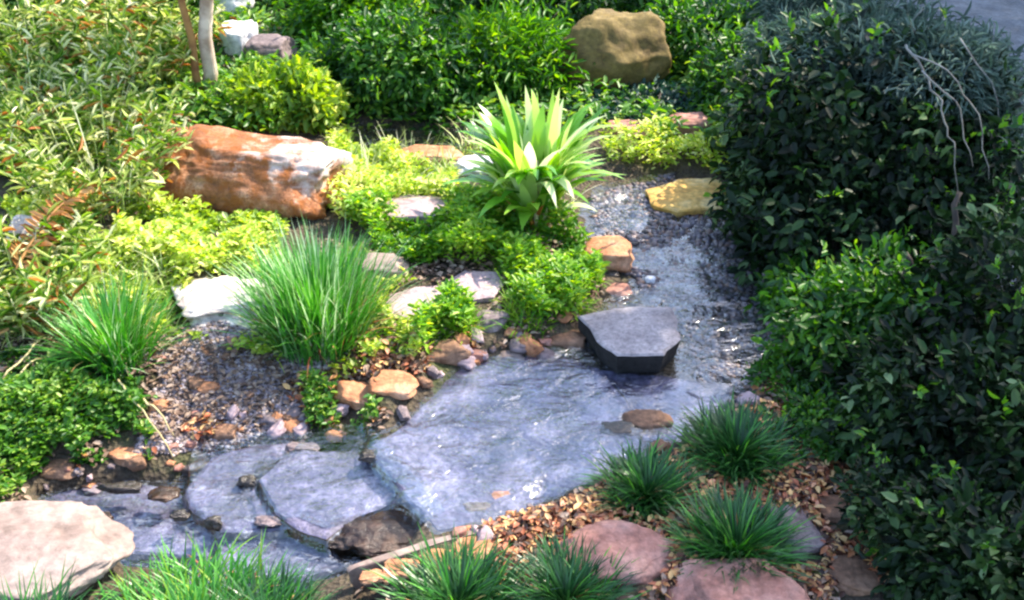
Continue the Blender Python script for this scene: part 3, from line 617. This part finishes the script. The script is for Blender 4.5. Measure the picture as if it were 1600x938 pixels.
# gravel patches
def gravel(name, poly, n, label, seed, mats='mixed', s=(.006, .018), inwater=False):
    rng = np.random.default_rng(seed); Q = inpoly(gpoly(poly), n, rng); z = H(Q[:, 0], Q[:, 1]); v0, f0 = ico(1); q = len(Q)
    sc = rng.uniform(*s, (q, 1, 1)) * rng.uniform(.6, 1.3, (q, 1, 3)); a = rng.uniform(0, 6.28, q); c, s_ = np.cos(a), np.sin(a)
    v = v0[None] * (1 + rng.normal(0, .12, (q, len(v0), 1))) * sc; x = v[..., 0] * c[:, None] - v[..., 1] * s_[:, None]; y = v[..., 0] * s_[:, None] + v[..., 1] * c[:, None]
    v = np.stack([x + Q[:, :1], y + Q[:, 1:], v[..., 2] * .7 + z[:, None] + .004], -1)
    f = (f0[None] + (np.arange(q) * len(v0))[:, None, None]).reshape(-1, 3)
    tag(link(name, raw_mesh(name, v.reshape(-1, 3), f, M[mats], np.repeat(rng.random(q), len(v0)), smooth_=True)), label, 'gravel', kind='stuff')
gravel('gravel', [(230, 530), (330, 512), (520, 520), (530, 600), (480, 680), (300, 730), (100, 750), (200, 690), (240, 640)], 11000, 'mauve grey gravel patch below the white rock', 1, s=(.003, .011))
gravel('stream_gravel', [(930, 295), (1040, 275), (1160, 320), (1220, 440), (1235, 520), (1210, 600), (1140, 640), (1090, 590), (1075, 500), (990, 450), (930, 370)], 5000, 'grey gravel in the shallow upper stream', 2, 'wet_mixed', s=(.005, .018))

# ================================================================== SHRUBS ON THE RIGHT
def lobes(*a): return [(*V(px, py, y), r1, r2, r3) for px, py, y, r1, r2, r3 in a]
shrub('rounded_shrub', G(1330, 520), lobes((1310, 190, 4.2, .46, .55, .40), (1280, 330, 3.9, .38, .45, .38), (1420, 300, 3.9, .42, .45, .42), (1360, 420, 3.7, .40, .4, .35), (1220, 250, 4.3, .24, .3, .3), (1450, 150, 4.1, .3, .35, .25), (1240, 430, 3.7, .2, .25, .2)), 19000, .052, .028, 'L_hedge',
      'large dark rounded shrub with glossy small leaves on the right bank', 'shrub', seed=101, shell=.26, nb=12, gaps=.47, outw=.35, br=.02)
shrub('light_shrub', G(1200, 400), lobes((1195, 210, 4.9, .20, .3, .25), (1190, 300, 4.4, .15, .25, .20), (1230, 400, 3.9, .16, .22, .2), (1160, 130, 5.3, .25, .3, .25)), 9000, .045, .018, 'L_green',
      'lighter green shrub fringing the left of the dark rounded shrub', 'shrub', seed=102, shell=.3, nb=4, gaps=.4)
shrub('blue_green_shrub', G(1400, 120), lobes((1370, 88, 4.25, .38, .3, .12), (1465, 112, 4.05, .26, .28, .15), (1265, 78, 4.8, .28, .3, .13), (1525, 230, 4.0, .12, .22, .32)), 14000, .06, .0065, 'L_wisp',
      'feathery blue green shrub on top behind the dark rounded shrub', 'shrub', seed=103, shell=.35, nb=4, gaps=.38, bark='twig')
shrub('trailing_shrub', G(1530, 400), lobes((1520, 250, 3.9, .16, .3, .38), (1500, 380, 3.6, .25, .3, .25)), 5000, .038, .012, 'L_hedge',
      'thin twiggy shrub trailing down beside the grey path', 'shrub', seed=104, shell=.4, nb=12, bark='twig', gaps=.46, br=.006)
shrub('low_shrub', G(1350, 640), lobes((1320, 520, 3.1, .28, .3, .2), (1400, 500, 3.1, .3, .3, .24), (1250, 470, 3.45, .14, .2, .14)), 7500, .042, .020, 'L_green',
      'low green shrub below the dark rounded one', 'shrub', seed=105, shell=.3, nb=4, gaps=.43)
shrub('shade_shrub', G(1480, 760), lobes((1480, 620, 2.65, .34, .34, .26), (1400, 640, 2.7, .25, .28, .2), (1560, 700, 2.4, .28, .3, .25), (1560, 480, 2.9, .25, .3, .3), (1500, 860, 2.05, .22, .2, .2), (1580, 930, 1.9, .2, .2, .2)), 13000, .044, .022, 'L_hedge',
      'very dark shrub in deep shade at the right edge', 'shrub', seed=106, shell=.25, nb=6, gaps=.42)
shrub('low_shrub', G(1440, 850), lobes((1400, 790, 2.2, .14, .16, .1), (1490, 810, 2.15, .18, .16, .12), (1530, 900, 1.95, .2, .18, .14)), 6000, .030, .015, 'L_hedge',
      'low leafy shrub at the bottom right above fallen leaves', 'shrub', seed=107, shell=.4, nb=3, gaps=.42)
shrub('low_shrub', G(1290, 720), lobes((1290, 660, 2.7, .18, .2, .08), (1240, 600, 2.95, .13, .16, .07)), 5000, .026, .013, 'L_green',
      'low green plant spreading over the near bank left of the deep shade', 'shrub', seed=108, shell=.5, nb=2, gaps=.42)
shrub('wispy_shrub', G(1480, 190), lobes((1290, 15, 5.9, .45, .3, .12), (1390, 50, 5.2, .40, .3, .12), (1480, 90, 4.7, .26, .25, .12), (1545, 150, 4.3, .13, .2, .22), (1560, 270, 4.1, .08, .2, .25)), 7000, .075, .006, 'L_wisp',
      'pale blue grey wispy shrub along the edge of the grey path', 'shrub', seed=109, shell=.5, nb=5, gaps=.38, bark='twig', br=.005)
# bare branches in the hedge
rb = np.random.default_rng(5)
def stick(name, pts, r0, r1, mat, label, cat='branch', seed=0):
    rr = np.random.default_rng(seed); P = []
    for a, b in zip(pts[:-1], pts[1:]):
        P += list(wiggly(a, b, 5, .006, rr)[:-1])
    P.append(pts[-1]); P = np.array(P); base = P[0].copy(); v, f = tube(P - base, np.linspace(r0, r1, len(P)), 6)
    return tag(link(name, raw_mesh(name, v, f, M[mat], smooth_=True), None, tuple(base)), label, cat)
stick('bare_branch', [V(1415, 70, 3.5), V(1440, 105, 3.45), V(1465, 150, 3.4), V(1475, 190, 3.38), V(1492, 235, 3.36), V(1500, 330, 3.5)], .0045, .002, 'twig', 'pale grey crooked branch hanging over the right of the rounded shrub', seed=1)
stick('bare_branch', [V(1500, 300, 3.3), V(1490, 400, 3.2), V(1480, 500, 3.1), V(1470, 620, 2.95)], .010, .012, 'bark', 'upright black stem in front of the right shrubs', seed=2)
stick('bare_branch', [V(1415, 395, 3.2), V(1450, 440, 3.15), V(1482, 490, 3.1)], .008, .011, 'bark', 'short black slanting branch meeting the upright stem', seed=3)
stick('fallen_stick', [G(1215, 530) + [0, 0, .03], V(1260, 485, 3.3), V(1330, 450, 3.2)], .008, .010, 'twig', 'grey mossy stick leaning into the low shrub', 'stick', seed=4)

# ================================================================== GRASSES
clump('tall_grass', G(500, 525), 1500, .36, 'L_grass', 'tallest fountain grass clump with pale blue green tips, centre left', seed=1, spread=.17, lean=(.0, .5), droop=(.05, .9), wd=.0065, tips='L_grassblue', ntips=480)
clump('tall_grass', G(185, 565), 600, .31, 'L_grass', 'bright green grass clump on the left bank above the dark creeper', seed=2, spread=.10, lean=(.0, .7), droop=(.1, 1.0), wd=.007, tips='L_grassblue', ntips=90)
for i, (p, lab) in enumerate([(((1425, 85, 3.44), (1480, 110, 3.4), (1530, 180, 3.4), (1545, 280, 3.42)), 'grey twig arching right from the top of the rounded shrub'), (((1440, 110, 3.42), (1500, 170, 3.38), (1520, 260, 3.4)), 'shorter grey twig drooping between the crooked branch and the path'), (((1500, 60, 3.9), (1550, 130, 3.8), (1570, 260, 3.8)), 'thin twig hanging over the edge of the grey path')]):
    stick('bare_branch', [V(*q) for q in p], .0035, .0015, 'twig', lab, seed=60 + i)
MG = 'dark grass tufts on the near bank'
for i, (px, py, n, L, sp, lab) in enumerate([
        (1150, 712, 1200, .155, .12, 'dark green grass tuft at the water edge, highest of the near bank tufts'),
        (1010, 772, 900, .135, .105, 'dark grass tuft overhanging the lower edge of the largest slab'),
        (1150, 862, 1200, .165, .10, 'spiky dark grass tuft between the pink rock and the purple grey rock'),
        (715, 950, 900, .16, .13, 'dark grass tuft at the bottom edge below the orange edging stone'),
        (885, 938, 900, .14, .11, 'dark grass tuft at the bottom edge left of the pink layered rock'),
        (45, 1050, 300, .24, .10, 'blue green grass tuft in front of the cream boulder')]):
    clump('grass_tuft', G(px, min(py, 937)) if py < 938 else PZ(px, py, .03), n, L, 'L_mondo', lab, seed=20 + i, spread=sp, lean=(.1, 1.1), droop=(.3, 1.3), wd=.007, group=MG, tips='L_grass', ntips=n // 5)
clump('grass_tuft', PZ(300, 1010, -.05), 1500, .15, 'L_grass', 'bright green grass tuft at the bottom edge right of the cream boulder', seed=31, spread=.27, lean=(.1, 1.0), droop=(.3, 1.2), wd=.006, tips='L_bright', ntips=250)
clump('grass_tuft', PZ(420, 985, -.05), 600, .15, 'L_mondo', 'dim grass tuft at the bottom edge below the blue grey slab', seed=32, spread=.12, lean=(.1, 1.0), droop=(.3, 1.2), wd=.006)

# strap leaved plant by the upper stream
def strap_plant():
    base = G(832, 350); root = empty('strap_leaf_plant', base, 'broad strap leaved plant with pale tips beside the upper stream', 'plant'); rng = np.random.default_rng(8); n = 170
    az = rng.uniform(0, 6.28, n); P = np.stack([.09 * np.cos(az), .09 * np.sin(az), rng.uniform(.05, .26, n)], 1)
    v, f, r = blades(P, az + rng.normal(0, .3, n), rng.uniform(.20, .40, n), rng.uniform(-.05, .45, n), rng.uniform(.2, 1.9, n), rng.uniform(.042, .075, n), rng.random(n), seg=7)
    link('leaves', raw_mesh('strap_leaves', v, f, M['L_strap'], r), root)
    for i in range(9):
        a = i * .7; tv, tf = tube([(.05 * math.cos(a), .05 * math.sin(a) - .02, -.03), (.07 * math.cos(a), .06 * math.sin(a) - .03, .12), (.09 * math.cos(a), .08 * math.sin(a), .25)], [.013, .011, .009], 7)
        link('stem', raw_mesh('strap_stem', tv, tf, M['straw'], smooth_=True), root)
    n = 9; az = rng.uniform(3.6, 5.8, n); P = np.stack([.06 * np.cos(az), .06 * np.sin(az), np.zeros(n)], 1)
    v, f, r = blades(P, az, rng.uniform(.2, .3, n), rng.uniform(.0, .4, n), rng.uniform(.5, 1.2, n), np.full(n, .02), rng.random(n), seg=6)
    o = link('dry_leaves', raw_mesh('dry_straps', v, f, M['L_fern'], r), root); o['label'] = 'withered yellow brown leaves at the foot'
strap_plant()

# long pale blades on the left bank
def blade_things():
    data = [((180, 520), (205, 600), 'straw', 'short yellow dry stalk below the left grass clump'),
            ((190, 620), (272, 722), 'straw', 'long pale dry blade hanging down to the left pool'),
            ((230, 650), (275, 690), 'straw', 'short pale dry blade beside the long hanging one'),
            ((12, 620), (105, 520), 'straw', 'dry blade slanting at the left edge above the creeper'),
            ((30, 625), (82, 565), 'straw', 'lower dry blade slanting at the left edge')]
    for i, (a, b, m, lab) in enumerate(data):
        A = G(*a); B = G(*b); A[2] += .07; B[2] += .02; Mid = (A + B) / 2; Mid[2] += .03
        stick('dry_stalk', [A, Mid, B], .004, .002, m, lab, 'dry blade', seed=40 + i)
    A = G(18, 900); B = V(44, 815, A[1] + .12); A[2] += .05
    stick('fallen_stick', [A, B], .006, .004, 'bark', 'thin dark stick leaning on the cream boulder', 'stick', seed=50)
blade_things()

# dry fern frond at the left
def frond():
    A = G(35, 470) + np.array([0, 0, .12]); B = V(142, 290, A[1] + .42); root = empty('dry_frond', A, 'rust brown dry fern frond slanting at the left edge', 'fern frond')
    k = 26; t = np.linspace(0, 1, k)[:, None]; C = (B - A) * t + np.array([0, 0, .05]) * np.sin(t * math.pi)
    v, f = tube(C, np.linspace(.006, .002, k), 5); link('stem', raw_mesh('frond_stem', v, f, M['bark_red'], smooth_=True), root)
    d = unit(B - A); s = unit(np.cross(d, [0, -.5, 1.])); P = np.vstack([C[1:], C[1:]]); D = np.vstack([np.tile(s + d * .25, (k - 1, 1)), np.tile(-s + d * .25, (k - 1, 1))])
    L = np.tile(.12 * (1 - .7 * t[1:, 0]), 2); rng = np.random.default_rng(4); L = L * rng.uniform(.6, 1.15, len(L)); D = D + rng.normal(0, .16, D.shape)
    v, f, r = leaves(P, D, np.tile([0, -.4, 1.], (len(P), 1)), L, np.full(len(P), .02), rng.random(len(P)))
    link('pinnae', raw_mesh('frond_pinnae', v, f, M['L_fern'], r), root)
frond()

# ================================================================== LEFT AND BACKGROUND PLANTS
def reed(base, n, L, label, seed, spread=.12, mat='L_bamboo'):
    """cane grass: many leafy canes, each cane carries narrow leaves"""
    rng = np.random.default_rng(seed); base = np.array(base); root = empty('cane_grass', base, label, 'cane grass', 'cane grasses on the left')
    az = rng.uniform(0, 6.28, n); rr = spread * np.sqrt(rng.random(n)); P0 = np.stack([rr * np.cos(az), rr * np.sin(az), np.zeros(n)], 1)
    lean = rng.uniform(.0, .35, n); Lc = L * rng.uniform(.5, 1.1, n); hd = np.stack([np.cos(az), np.sin(az), np.zeros(n)], 1)
    m = 24; t = rng.uniform(.08, 1, (n, m)); a = lean[:, None] + .4 * t
    P = P0[:, None] + hd[:, None] * (np.sin(a) * t * Lc[:, None])[..., None]; P[..., 2] += np.cos(a) * t * Lc[:, None]; P = P.reshape(-1, 3); q = len(P)
    b = rng.uniform(0, 6.28, q); D = np.stack([np.cos(b), np.sin(b), rng.uniform(-.2, 1.3, q)], 1); N = rng.normal(0, .5, (q, 3)) + [0, 0, 1]
    v, f, r = leaves(P, D, N, rng.uniform(.045, .10, q), rng.uniform(.006, .011, q), rng.random(q)); link('leaves', raw_mesh('cane_leaves', v, f, M[mat], r), root)
    k_ = rng.random(q) < .07; v, f, r = leaves(P[k_], D[k_] * [1, 1, -.6], N[k_], rng.uniform(.05, .11, k_.sum()), rng.uniform(.008, .014, k_.sum()), rng.random(k_.sum())); link('dead_leaves', raw_mesh('cane_dead', v, f, M['L_fern'], r), root)
    v, f, r = blades(P0, az, Lc, lean, np.full(n, .4), np.full(n, .006), rng.random(n) * .5 + .5, seg=5); link('canes', raw_mesh('canes', v, f, M[mat], r), root)
cane = [(60, 120, 'farthest cane grass in the top left corner'), (170, 110, 'tall cane grass left of the sapling, at the back'), (240, 135, 'cane grass directly left of the sapling'), (40, 260, 'pale striped cane grass at the left edge, upper'),
        (125, 245, 'dense cane grass left of the rusty boulder'), (165, 325, 'cane grass just left of the rusty boulder'), (40, 480, 'cane grass at the left edge below the dry frond')]
for i, (px, py, lab) in enumerate(cane): reed(G(px, py), 70, .26 if i > 5 else .48, lab, 300 + i, .2, 'L_bamboo')
def bush(px, py, rx, rz, n, L, mat, label, seed, cat='shrub', name='bush', **kw):
    p = G(px, py) if py > -40 else V(px, py, 9); 
    lo = [(p[0], p[1] + rx * .5, p[2] + rz * .45, rx, rx * .8, rz * .6), (p[0] - rx * .5, p[1] + rx * .3, p[2] + rz * .25, rx * .6, rx * .6, rz * .45), (p[0] + rx * .45, p[1] + rx * .4, p[2] + rz * .3, rx * .65, rx * .6, rz * .5)]
    return shrub(name, p, lo, n, L, L * kw.pop('wr', .45), mat, label, cat, seed=seed, nb=3, **kw)
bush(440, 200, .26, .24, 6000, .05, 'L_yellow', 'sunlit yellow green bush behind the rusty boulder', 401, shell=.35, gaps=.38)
bush(370, 195, .16, .12, 1500, .045, 'L_green', 'small green bush at the foot of the sapling', 402, shell=.35)
bush(610, 178, .40, .42, 9000, .05, 'L_green', 'dark green bush above the orange rock', 403, shell=.3, gaps=.42)
bush(570, 80, .42, .5, 7000, .05, 'L_bright', 'fresh green bush at the top left of centre', 404, shell=.35)
bush(700, 176, .32, .35, 5000, .05, 'L_green', 'plain green bush left of the strap leaved plant', 405, shell=.35)
bush(790, 165, .42, .42, 6500, .07, 'L_bright', 'bright feathery bush at the top centre', 406, shell=.35, wr=.22)
bush(640, 60, .6, .5, 7000, .05, 'L_green', 'dark bush at the top edge left of centre', 407, shell=.3, gaps=.4)
bush(840, 50, .5, .4, 6000, .05, 'L_green', 'dim bush left of the olive boulder', 408, shell=.35, gaps=.38)
bush(1000, 185, .35, .07, 3000, .04, 'L_hedge2', 'low bluish plant in front of the olive boulder', 409, shell=.5, gaps=.36)
bush(1090, 120, .35, .35, 5000, .05, 'L_green', 'green bush right of the olive boulder', 410, shell=.35)
bush(1180, 75, .4, .25, 5000, .05, 'L_hedge2', 'shaded bush right of the green one at the top', 411, shell=.35)
bush(950, 5, .7, .45, 7000, .055, 'L_green', 'bush behind the olive boulder at the top edge', 412, shell=.35)
bush(500, 10, .35, .3, 3500, .05, 'L_green', 'green bush at the top edge right of the white rock', 414, shell=.4)
bush(215, 20, .45, .5, 7000, .05, 'L_bright', 'leafy bush at the top edge left of the sapling', 415, shell=.4)
bush(90, 30, .6, .6, 7000, .05, 'L_green', 'yellowish bush at the top left corner', 416, shell=.4)
bush(740, 10, .5, .4, 5000, .06, 'L_yellow', 'yellow green bush at the top edge, centre', 417, shell=.4)
bush(1060, 30, .45, .4, 5000, .05, 'L_green', 'bush at the top edge right of the olive boulder', 418, shell=.4)
# beyond the picture's upper edge: the garden goes on
rg = np.random.default_rng(12)
for i in range(9):
    x = -7 + i * 1.7 + rg.normal(0, .3); y = 9.6 + rg.normal(0, .5); p = np.array([x, y, float(H(x, y))]); r = rg.uniform(.8, 1.1)
    shrub('garden_shrub', p, [(x, y, p[2] + .4, r, r * .8, .55), (x + .5, y + .3, p[2] + .3, r * .7, r * .7, .5)], 5000, .08, .04, ['L_green', 'L_hedge', 'L_bright'][i % 3], 'shrub in the row beyond the top of the picture', 'shrub', seed=500 + i, group='shrubs beyond the picture', nb=2)

# sapling
def sapling():
    b = G(322, 158); root = empty('sapling', b, 'slender sapling with one pale and one red brown stem behind the rusty boulder', 'tree'); rr = np.random.default_rng(3)
    y = b[1]
    for pts, r0, r1, m, lab in [([(324, 158), (329, 115), (320, 60), (323, 0), (312, -80), (300, -200)], .038, .03, 'bark_pale', 'pale grey stem'), ([(320, 162), (306, 118), (300, 62), (285, 8), (272, -60), (250, -190)], .022, .015, 'bark_red', 'red brown stem')]:
        P = np.array([V(a, c, y + (0 if m == 'bark_pale' else -.03)) for a, c in pts]); v, f = tube(P - b, np.linspace(r0, r1, len(P)), 9)
        o = link('stem', raw_mesh('sapling_stem', v, f, M[m], smooth_=True), root); o['label'] = lab
    c = V(290, -230, y) - b; n = 3500; rng = np.random.default_rng(6); d = unit(rng.normal(size=(n, 3))) * (rng.random((n, 1)) ** .4) * np.array([.7, .6, .4]) + c
    v, f, r = leaves(d, rng.normal(size=(n, 3)), rng.normal(0, .5, (n, 3)) + [0, 0, 1], rng.uniform(.04, .07, n), rng.uniform(.02, .03, n), rng.random(n)); link('crown', raw_mesh('sapling_crown', v, f, M['L_green'], r), root)
sapling()

# ================================================================== GROUND COVER AND LITTER
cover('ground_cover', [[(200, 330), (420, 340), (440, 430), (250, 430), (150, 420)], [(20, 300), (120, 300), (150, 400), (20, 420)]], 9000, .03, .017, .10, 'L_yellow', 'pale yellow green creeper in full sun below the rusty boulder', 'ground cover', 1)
cover('green_ground_cover', [[(545, 340), (640, 350), (760, 300), (900, 380), (960, 450), (930, 500), (860, 520), (800, 480), (800, 420), (690, 410), (600, 420)], [(640, 480), (735, 480), (735, 540), (660, 560)]], 16000, .032, .013, .12, 'L_bright', 'bright green mounded creeper between the rocks and the upper stream', 'ground cover', 2, gaps=.28)
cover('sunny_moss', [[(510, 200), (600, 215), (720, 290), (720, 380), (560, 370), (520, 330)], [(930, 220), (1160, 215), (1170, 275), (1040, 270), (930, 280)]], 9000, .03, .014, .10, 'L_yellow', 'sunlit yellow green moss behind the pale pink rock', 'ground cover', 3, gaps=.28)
cover('dark_creeper', [[(-40, 560), (120, 550), (230, 600), (245, 700), (150, 740), (50, 765), (-40, 775)]], 7500, .026, .014, .09, 'L_green', 'dark small leaved creeper on the left bank above the pool', 'ground cover', 4, gaps=.28)
turf('grass', [[(545, 400), (640, 420), (640, 540), (520, 560), (430, 540)], [(640, 470), (740, 470), (740, 530), (680, 560)], [(780, 400), (950, 440), (930, 500), (800, 530)]], 6000, .10, 'L_bright', 'fine green grass around the mauve flat stones', seed=5)
turf('thin_grass', [[(-40, 420), (270, 400), (280, 520), (-40, 560)], [(500, 215), (760, 220), (900, 330), (560, 330)]], 4500, .14, 'L_bamboo', 'thin pale grass on the sunny left slope', seed=6)
LIT = [(690, 860), (830, 800), (950, 750), (1080, 720), (1180, 640), (1290, 690), (1400, 800), (1420, 940), (1000, 940), (690, 940)]
cover('light_creeper', [[(190, 380), (300, 370), (420, 390), (560, 470), (640, 420), (660, 560), (540, 600), (480, 560), (380, 540), (270, 530), (200, 500)], [(20, 380), (200, 380), (220, 480), (20, 560)]], 10000, .028, .014, .07, 'L_yellow', 'loose light green creeper around the tall grass clump and the white rock', 'ground cover', 14, gaps=.33)
cover('bank_creeper', [[(20, 690), (240, 660), (250, 735), (60, 780), (0, 790)], [(480, 600), (620, 640), (560, 690), (470, 680)]], 2600, .026, .014, .06, 'L_green', 'small green leaves hanging over the bank of the left pool', 'ground cover', 15, gaps=.36)
cover('leaf_litter', [LIT], 9500, .028, .015, .022, 'L_dead', 'tan and orange fallen leaves on the near bank', 'leaf litter', 7, flat=True, gaps=.25)
cover('brown_litter', [[(-60, 500), (700, 500), (700, 700), (-60, 800)], [(640, 700), (1240, 300), (1400, 600), (1400, 960), (560, 960)], [(500, 380), (950, 380), (950, 560), (500, 600)]], 22000, .026, .014, .015, 'L_brown', 'brown leaf crumbs over the bare soil', 'leaf litter', 8, flat=True, gaps=.2)
cover('bank_litter', [[(520, 560), (720, 500), (760, 540), (650, 640), (560, 690), (440, 680), (440, 640)], [(120, 700), (250, 690), (340, 660), (330, 700), (230, 740), (110, 745)], [(1120, 330), (1230, 320), (1240, 640), (1180, 640)]], 2600, .032, .018, .02, 'L_dead', 'orange and tan leaves caught along the stream banks', 'leaf litter', 9, flat=True, gaps=.25)
cover('back_cover', [[(-200, -20), (1300, -20), (1250, 200), (1180, 240), (560, 220), (-200, 320)]], 26000, .05, .024, .10, 'L_green', 'green undergrowth between the background shrubs', 'ground cover', 10, gaps=.25)
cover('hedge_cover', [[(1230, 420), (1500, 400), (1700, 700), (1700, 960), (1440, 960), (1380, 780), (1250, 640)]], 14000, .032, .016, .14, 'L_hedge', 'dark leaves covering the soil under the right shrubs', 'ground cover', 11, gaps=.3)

# ================================================================== THE TREE WHOSE CROWN SHADES THE STREAM
def shade_tree():
    rng = np.random.default_rng(9); S = np.array(SUN)
    b = np.array([6.2, 4.6, 0.0]); b[2] = float(H(b[0], b[1])); root = empty('shade_tree', b, 'tall tree outside the right of the picture whose crown shades the stream', 'tree')
    reg = gpoly([(1220, 110), (1200, 310), (1080, 350), (960, 470), (900, 560), (780, 660), (760, 780), (640, 880), (560, 960), (520, 1060), (700, 1150), (1700, 1150), (2000, 700), (2300, 100), (2000, -90), (1300, -60)])
    lo, hi = reg.min(0), reg.max(0); cs = []
    while len(cs) < 150:
        q = rng.uniform(lo, hi)
        if sdist(q[0], q[1], reg) < -.12: 
            wet = q[1] < 3.75 and min(sdist(q[0], q[1], UPOLY), sdist(q[0], q[1], LPOLY)) < .1
            if not wet or rng.random() < .38: cs.append(q)
    reg2 = gpoly([(560, -50), (1250, -80), (1250, 120), (1000, 190), (560, 170)]); lo, hi = reg2.min(0), reg2.max(0)
    for _ in range(14):
        q = rng.uniform(lo, hi)
        if sdist(q[0], q[1], reg2) < 0: cs.append(q)
    P = []
    for q in cs:
        t = rng.uniform(5.2, 7.6); c = np.array([q[0], q[1], 0]) + S * t; r = rng.uniform(.22, .42); n = int(330 * (r / .3) ** 2)
        P.append(c + unit(rng.normal(size=(n, 3))) * (rng.random((n, 1)) ** .5) * r)
    P = np.vstack(P); n = len(P)
    v, f, r = leaves(P - b, rng.normal(size=(n, 3)), rng.normal(0, .6, (n, 3)) + [0, 0, 1], rng.uniform(.06, .10, n), rng.uniform(.03, .05, n), rng.random(n))
    link('crown', raw_mesh('shade_crown', v, f, M['L_green'], r), root)
    top = P.mean(0) - b; v, f = tube(wiggly([0, 0, -.2], top * [.6, .6, .8], 8, .06, rng), np.linspace(.17, .09, 8), 12); link('trunk', raw_mesh('shade_trunk', v, f, M['bark'], smooth_=True), root)
    for i in range(14):
        e = P[rng.integers(n)] - b; v, f = tube(wiggly(top * [.55, .55, .72], e, 6, .08, rng), np.linspace(.05, .012, 6), 7); link('limb', raw_mesh('shade_limb', v, f, M['bark'], smooth_=True), root)
shade_tree()
